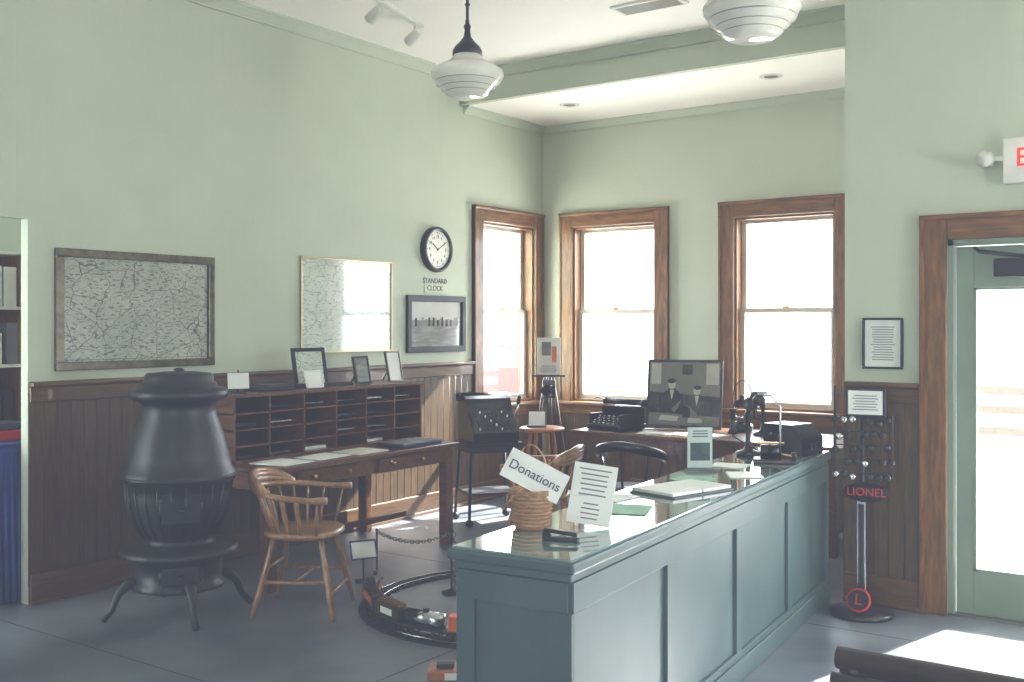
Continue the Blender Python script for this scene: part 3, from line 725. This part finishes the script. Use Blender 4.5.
b.cyl((-0.02,0.004,-0.05),(-0.05,0.004,-0.16),0.004,STOOLW)
o=b.done('donation_card',(0.035,-0.03,0.195),0,parent=bk); o.rotation_euler=Euler((R(-8),R(27),R(30)))
text('Donations',0.048,(0,-0.0035,0),BOOK,o,ext=0.0005)
b=B(); b.M=Matrix.Rotation(R(-14),4,'X')@Matrix.Rotation(R(8),4,'Y')
b.b2((-0.08,-0.003,0.012),(0.08,0.0,0.232),PAPER); b.lines((0,-0.003,0.165),0.12,0.11,6,th=0.005); b.lines((0,-0.003,0.06),0.07,0.07,4,th=0.005)
b.M=Matrix.Identity(4); b.box((0.01,0.03,0.006),(0.12,0.09,0.012),ACR); b.box((0,0.045,0.06),(0.1,0.004,0.12),ACR,rot=(20,0,0))
b.done('notice_card',(-1.965,3.27,zc),28)
b=B(); b.box((0,0,0.006),(0.13,0.035,0.012),BLACKM,bev=0.004); b.box((0.0,0,0.028),(0.125,0.026,0.014),BLACK,rot=(0,5,0),bev=0.006); b.box((-0.05,0,0.018),(0.03,0.026,0.02),BLACK,bev=0.004)
b.done('stapler',(-1.925,3.03,zc),12)
def flat(name,x,y,w_,h_,m,rz,t=0.004,z=zc):
    b=B(); b.box((0,0,t/2),(w_,h_,t),m,bev=0.001); return b.done(name,(x,y,z),rz)
flat('paper_sheet',-2.04,3.68,0.2,0.22,PAPERG,20)
flat('paper_sheet',-2.20,3.90,0.12,0.18,PAPER,-5)
flat('paper_sheet',-2.17,4.58,0.16,0.16,PAPERG,-8)
b=B(); b.box((-0.1,0,0.014),(0.19,0.24,0.014),PAPER,bev=0.003); b.box((0.1,0,0.014),(0.19,0.24,0.014),PAPER,bev=0.003); b.box((0,0,0.003),(0.40,0.26,0.005),GREYINK); b.done('open_guest_book',(-2.06,4.24,zc),75)
flat('paper_sheet',-2.22,5.13,0.18,0.16,PAPER,10)
flat('paper_sheet',-2.02,4.85,0.16,0.2,CREAM,30)
b=B()
b.box((0,0,0.003),(0.15,0.09,0.005),ACR); b.box((0,0.0,0.13),(0.14,0.004,0.25),ACR); b.box((0,0.02,0.13),(0.14,0.003,0.25),ACR)
b.box((0,0.01,0.12),(0.125,0.012,0.2),PAPER); b.lines((0,0.003,0.19),0.1,0.04,3,BOOK); b.box((0,0.003,0.1),(0.1,0.001,0.09),TEAL)
b.done('brochure_holder',(-2.25,4.84,zc),40)
candlestick('candlestick_telephone',(-2.32,5.62,zc),30)
b=B(); b.box((0,0,0.01),(0.22,0.14,0.02),DARKW,bev=0.004); b.cyl((-0.05,0.02,0.02),(-0.05,0.02,0.09),0.025,BLACK); b.cyl((0.0,0.02,0.02),(0.0,0.02,0.09),0.025,BLACK)
b.box((-0.02,0.02,0.1),(0.14,0.02,0.01),BRASS); b.box((0.07,0,0.04),(0.09,0.012,0.008),BRASS,rot=(0,8,0)); b.cyl((0.1,0,0.03),(0.1,0,0.055),0.014,BLACK); 
b.tube([(0.03,-0.05,0.02),(0.03,-0.05,0.3),(-0.02,-0.05,0.36),(-0.08,-0.04,0.36)],0.006,CHROME); b.lathe([(0.0,0),(0.03,0.0),(0.035,0.03),(0.02,0.05),(0,0.055)],BLACK,c=(-0.08,-0.04,0.31),n=16)
b.done('telegraph_sounder',(-2.08,5.40,zc),20)
b=B(); b.prism([(-0.13,0),(0.13,0),(0.13,0.10),(0.06,0.17),(-0.13,0.17)],-0.1,0.1,BLACK)
for i in range(4): b.box((0.135,-0.06+0.04*i,0.05),(0.01,0.02,0.03),BLACKM)
b.cyl((-0.05,-0.105,0.1),(-0.05,-0.12,0.1),0.03,BLACKM)
b.done('ticket_validator',(-2.14,5.84,zc),-15)

# ---------------------------------------------------------------- toy train on floor
b=B(); rr=0.80
for dr in (-0.035,0.0,0.035):
    b.tube([((rr+dr)*math.cos(2*math.pi*i/64),(rr+dr)*math.sin(2*math.pi*i/64),0.02) for i in range(64)],0.005,CHROME if dr else BLACKM,n=6,closed=True)
for i in range(72):
    a=5*i; b.box((rr*math.cos(R(a)),rr*math.sin(R(a)),0.008),(0.12,0.035,0.016),BLACKM,rot=(0,0,a))
b.lathe([(0.73,0.001),(0.73,0.005),(0.87,0.005),(0.87,0.001)],BLACKM,n=64)
b.done('toy_train_track',(-3.44,4.90,0))
b=B()
angs=[213,234,253,272,291,310]
for k,a in enumerate(angs):
    b.M=Matrix.Rotation(R(a),4,'Z')@Matrix.Translation((rr,0,0.026))@Matrix.Scale(1.12,4)
    for y in (-0.08,0.08):
        for x in (-0.03,0.03):
            for q in (-0.02,0.02): b.cyl((x-0.004,y+q,0.014),(x+0.004,y+q,0.014),0.014,BLACKM,n=12)
    b.box((0,0,0.032),(0.06,0.24,0.012),BLACKM,bev=0.003)
    if k==0:
        b.cyl((0,-0.10,0.075),(0,0.06,0.075),0.030,BLACK); b.box((0,0.085,0.08),(0.065,0.07,0.085),BLACK,bev=0.005); b.cyl((0,-0.07,0.09),(0,-0.07,0.125),0.011,BLACK); b.cyl((0,0.0,0.09),(0,0.0,0.115),0.013,BRASS); b.box((0,-0.13,0.03),(0.05,0.04,0.03),ORANGE,bev=0.004); b.box((0.034,0.085,0.08),(0.002,0.05,0.04),ORANGE); b.cyl((0,-0.101,0.075),(0,-0.106,0.075),0.024,ORANGE); b.box((0,0,0.045),(0.064,0.2,0.012),ORANGE)
    elif k==1: b.box((0,0,0.075),(0.065,0.22,0.07),BLACK,bev=0.006); b.box((0,0,0.08),(0.068,0.18,0.03),ORANGE)
    elif k==2: b.box((0,0,0.07),(0.065,0.22,0.06),DARKW,bev=0.006); b.box((0,0,0.105),(0.05,0.18,0.02),BRASS,bev=0.004); b.box((0,0,0.07),(0.068,0.1,0.03),CREAM)
    elif k==3: b.cyl((0,-0.1,0.075),(0,0.1,0.075),0.034,CHROME); b.cyl((0,0,0.1),(0,0,0.12),0.016,BLACK)
    elif k==4: b.box((0,0,0.075),(0.065,0.22,0.07),ORANGE,bev=0.006); b.box((0,0,0.08),(0.068,0.1,0.03),CREAM)
    else: b.box((0,0,0.07),(0.065,0.2,0.06),RED,bev=0.005); b.box((0,0,0.12),(0.045,0.07,0.035),RED,bev=0.004)
b.done('toy_train',(-3.44,4.90,0))
b=B(); b.box((0,0,0.02),(0.26,0.14,0.04),STOOLW,bev=0.006); b.box((0.02,-0.072,0.02),(0.14,0.004,0.03),PAPER); b.box((-0.05,0,0.05),(0.08,0.05,0.02),BLACKM,bev=0.005); b.box((0.06,0.01,0.045),(0.06,0.04,0.01),ORANGE,bev=0.002); b.done('wooden_display_block',(-2.95,3.76,0),35)
b=B(); b.box((0,0,0.006),(0.1,0.08,0.012),BLACKM,bev=0.003); b.tube([(0,0,0.01),(0,0.02,0.14)],0.005,BLACKM); b.box((0,0,0.20),(0.17,0.006,0.12),BLUE,rot=(-25,0,12)); b.box((0,-0.006,0.20),(0.15,0.006,0.10),PAPER,rot=(-25,0,12)); b.done('floor_sign',(-4.50,4.80,0),50)
b=B()
b.lathe([(0,0),(0.06,0),(0.06,0.01),(0.02,0.02),(0.008,0.03),(0.008,0.36),(0.014,0.37),(0,0.385)],BLACKM,n=20)
def chain(P0,P1,sag,n=30):
    for i in range(n):
        q=(i+0.5)/n; p=P0.lerp(P1,q)-Vector((0,0,sag*4*q*(1-q)))
        q2=(i+0.9)/n; p2=P0.lerp(P1,q2)-Vector((0,0,sag*4*q2*(1-q2))); d=(p2-p).normalized()
        side=d.cross(Vector((0,0,1)));
        if side.length<1e-3: side=Vector((1,0,0))
        side.normalize()
        if i%2: side=d.cross(side).normalized()
        hl=(P1-P0).length/n*0.72
        b.tube([p+d*hl*math.cos(t)+side*0.011*math.sin(t) for t in [2*math.pi*k/10 for k in range(10)]],0.0035,GREYINK,n=5,closed=True)
chain(Vector((0,0,0.36)),Vector((-0.60,0.0,0.30)),0.06,26)
chain(Vector((0.015,0,0.36)),Vector((0.03,-0.01,0.02)),0.0,14)
b.lathe([(0,0),(0.04,0),(0.04,0.01),(0.012,0.02),(0.006,0.03),(0.006,0.30),(0.010,0.31),(0,0.32)],BLACKM,c=(-0.60,0.0,0),n=16)
b.done('chain_barrier',(-3.88,4.90,0),0)

# ---------------------------------------------------------------- merchandise stand
b=B()
b.lathe([(0,0),(0.17,0),(0.175,0.012),(0.165,0.03),(0.06,0.045),(0.03,0.07),(0.02,0.08)],BLACK)
b.cyl((0,0,0.06),(0,0,1.15),0.014,BLACKM)
b.box((0,-0.005,0.36),(0.05,0.02,0.56),CHROME,bev=0.004); b.box((0,-0.01,0.36),(0.03,0.02,0.5),BLACKM,bev=0.004)
b.lathe([(0,0),(0.065,0),(0.065,0.012),(0,0.012)],RED,c=(0,-0.10,0.10),axis=(0,-1,0.5)); b.lathe([(0,0.013),(0.055,0.013)],BLACK,c=(0,-0.10,0.10),axis=(0,-1,0.5))
b.lathe([(0,0),(0.115,0),(0.12,0.01),(0,0.012)],BLACKM,c=(0.03,-0.03,0.68),axis=(0,-1,0),sy=0.45)
for i in range(5):
    z=0.78+i*0.075
    b.b2((-0.14,-0.02,z),(0.16,-0.01,z+0.006),BLACKM)
    for k in range(7):
        if (i*7+k)%4==3: continue
        x=-0.13+k*0.045+(i%2)*0.02
        b.tube([(x,-0.02,z),(x,-0.07,z+0.01)],0.003,BLACKM,n=5)
        b.lathe([(0,0),(0.014,0),(0.02,0.006),(0.014,0.012),(0,0.012)],random.choice([BLACKM,CHROME,BLACK,BLACKM,BLACKM]),c=(x,-0.06,z-0.012+random.uniform(-.012,.012)),axis=(0.2,-1,0.1),n=14)
b.b2((-0.145,-0.03,0.76),(-0.135,0.0,1.26),BLACKM); b.b2((0.155,-0.03,0.76),(0.165,0.0,1.1),BLACKM)
b.b2((-0.08,-0.04,1.09),(0.13,-0.02,1.25),BLACKM,0.004); b.b2((-0.065,-0.043,1.105),(0.115,-0.039,1.235),PAPER); b.lines((0.025,-0.043,1.17),0.14,0.09,6)
o=b.done('merchandise_rack',(-1.75,5.84,0),8)
text('LIONEL',0.062,(0.03,-0.045,0.68),RED,o,ext=0.002)
text('L',0.09,(0,-0.115,0.108),RED,o,rot=(64,0,0))

# ---------------------------------------------------------------- bench
b=B(); bw=1.9
for x in (0.04,bw/2,bw-0.04):
    b.box((x,0.0,0.21),(0.05,0.05,0.42),DARKW,bev=0.006); b.box((x,0.42,0.21),(0.05,0.05,0.42),DARKW,bev=0.006)
    b.box((x,0.21,0.39),(0.05,0.42,0.06),DARKW,bev=0.006); b.tube([(x,0.0,0.4),(x,-0.03,0.6),(x,-0.09,0.82)],0.022,DARKW)
for i in range(5): b.box((bw/2,0.02+i*0.095,0.435+0.004*abs(i-2)),(bw,0.08,0.025),DARKW,bev=0.006)
for (y,z,h,rt) in ((-0.02,0.53,0.09,-6),(-0.04,0.65,0.09,-12),(-0.065,0.76,0.09,-14)): b.box((bw/2,y,z),(bw,0.022,h),DARKW,rot=(rt*-1,0,0),bev=0.006)
b.tube([(0,-0.09,0.83),(bw,-0.09,0.83)],0.026,DARKW,n=12)
b.tube([(0.0,-0.13,0.79),(bw,-0.13,0.79)],0.018,DARKW,n=12)
b.done('wooden_bench',(-0.78,2.51,0),0)

# ---------------------------------------------------------------- side room
b=B(); b.b2((-0.4,-0.5,0.0),(0.4,0.5,0.90),BLUE,0.02)
for i in range(26):
    y=-0.48+i*0.04; b.tube([(0.4,y,0.86),(0.412,y,0.4),(0.418,y+0.005,0.01)],[0.006,0.014,0.018],BLUE)
b.box((0,0,0.91),(0.82,1.02,0.012),BLUE,bev=0.004)
b.done('cloth_covered_table',(-6.22,3.20,0))
b=B(); b.box((0,0,0.03),(0.3,0.4,0.06),RED,bev=0.01); b.box((0,0.02,0.08),(0.25,0.3,0.04),BOOK,bev=0.008); b.done('folded_shirts',(-6.08,3.3,0.917))
b=B()
b.b2((0,0,0),(1.5,0.02,2.1),OAK)
for x in (0,0.74,1.48): b.b2((x,-0.3,0),(x+0.02,0,2.1),OAK)
for z in (0.1,0.5,0.9,1.3,1.7,2.08):
    b.b2((0,-0.3,z),(1.5,0,z+0.02),CREAM if z>1.2 else OAK)
    x=0.05
    while x<1.4 and z<2:
        w_=random.uniform(0.03,0.09); h_=random.uniform(0.15,0.3); b.b2((x,-0.22,z+0.02),(x+w_,-0.05,z+0.02+h_),random.choice([BLACKM,BOOK,TEAL,GREYINK,DARKW,CREAM])); x+=w_+random.uniform(0.0,0.05)
b.done('display_shelf',(-7.3,3.3,0),90)

# ---------------------------------------------------------------- camera
cam=D.cameras.new('camera'); co=D.objects.new('camera',cam); C.scene.collection.objects.link(co)
cam.sensor_width=36; cam.lens=36*1050/1024; cam.shift_y=-17/1024
co.location=(0,0,1.6); co.rotation_euler=(R(90),0,R(35.1)); C.scene.camera=co
cam.clip_start=0.05

# ---------------------------------------------------------------- light
w=D.worlds.new('sky'); C.scene.world=w; w.use_nodes=True
bg=w.node_tree.nodes['Background']; bg.inputs[0].default_value=(0.86,0.94,1.0,1); bg.inputs[1].default_value=10.0
s=D.lights.new('sun','SUN'); s.energy=26; s.angle=R(0.6); s.color=(1,0.96,0.9)
so=D.objects.new('sun',s); C.scene.collection.objects.link(so)
dv=Vector((-0.25,-1.0,-0.78)); so.rotation_euler=dv.to_track_quat('-Z','Y').to_euler(); so.location=(0,20,15)
def portal(name,loc,rot,sx,sy):
    l=D.lights.new(name,'AREA'); l.shape='RECTANGLE'; l.size=sx; l.size_y=sy; l.cycles.is_portal=True
    o=D.objects.new(name,l); C.scene.collection.objects.link(o); o.location=loc; o.rotation_euler=[R(a) for a in rot]
zc_=(0.86+2.53)/2
portal('portal_a',(XL-T-0.02,8.045,zc_),(90,0,-90),0.9,1.7)
portal('portal_b',(-4.905,YB+T+0.02,zc_),(-90,0,0),0.9,1.7)
portal('portal_c',(-3.245,YB+T+0.02,zc_),(-90,0,0),0.9,1.7)
portal('portal_d',(-0.88,YD+T+0.02,1.05),(-90,0,0),0.9,2.0)
portal('portal_e',(1.4,YD+T+0.02,zc_),(-90,0,0),1.8,1.7)
portal('portal_f',(XR+T+0.02,3.75,1.65),(90,0,90),1.3,1.9)
portal('portal_g',(-0.55,YR-T-0.02,1.65),(90,0,0),1.5,1.9)

vs=C.scene.view_settings
vs.view_transform='Standard'; vs.look='None'; vs.exposure=0.8; vs.gamma=1.0
vs.use_curve_mapping=True
cm=vs.curve_mapping
for i,lv in enumerate((0.030,0.033,0.042)):
    cm.curves[i].points[0].location=(0,lv)
cm.update()
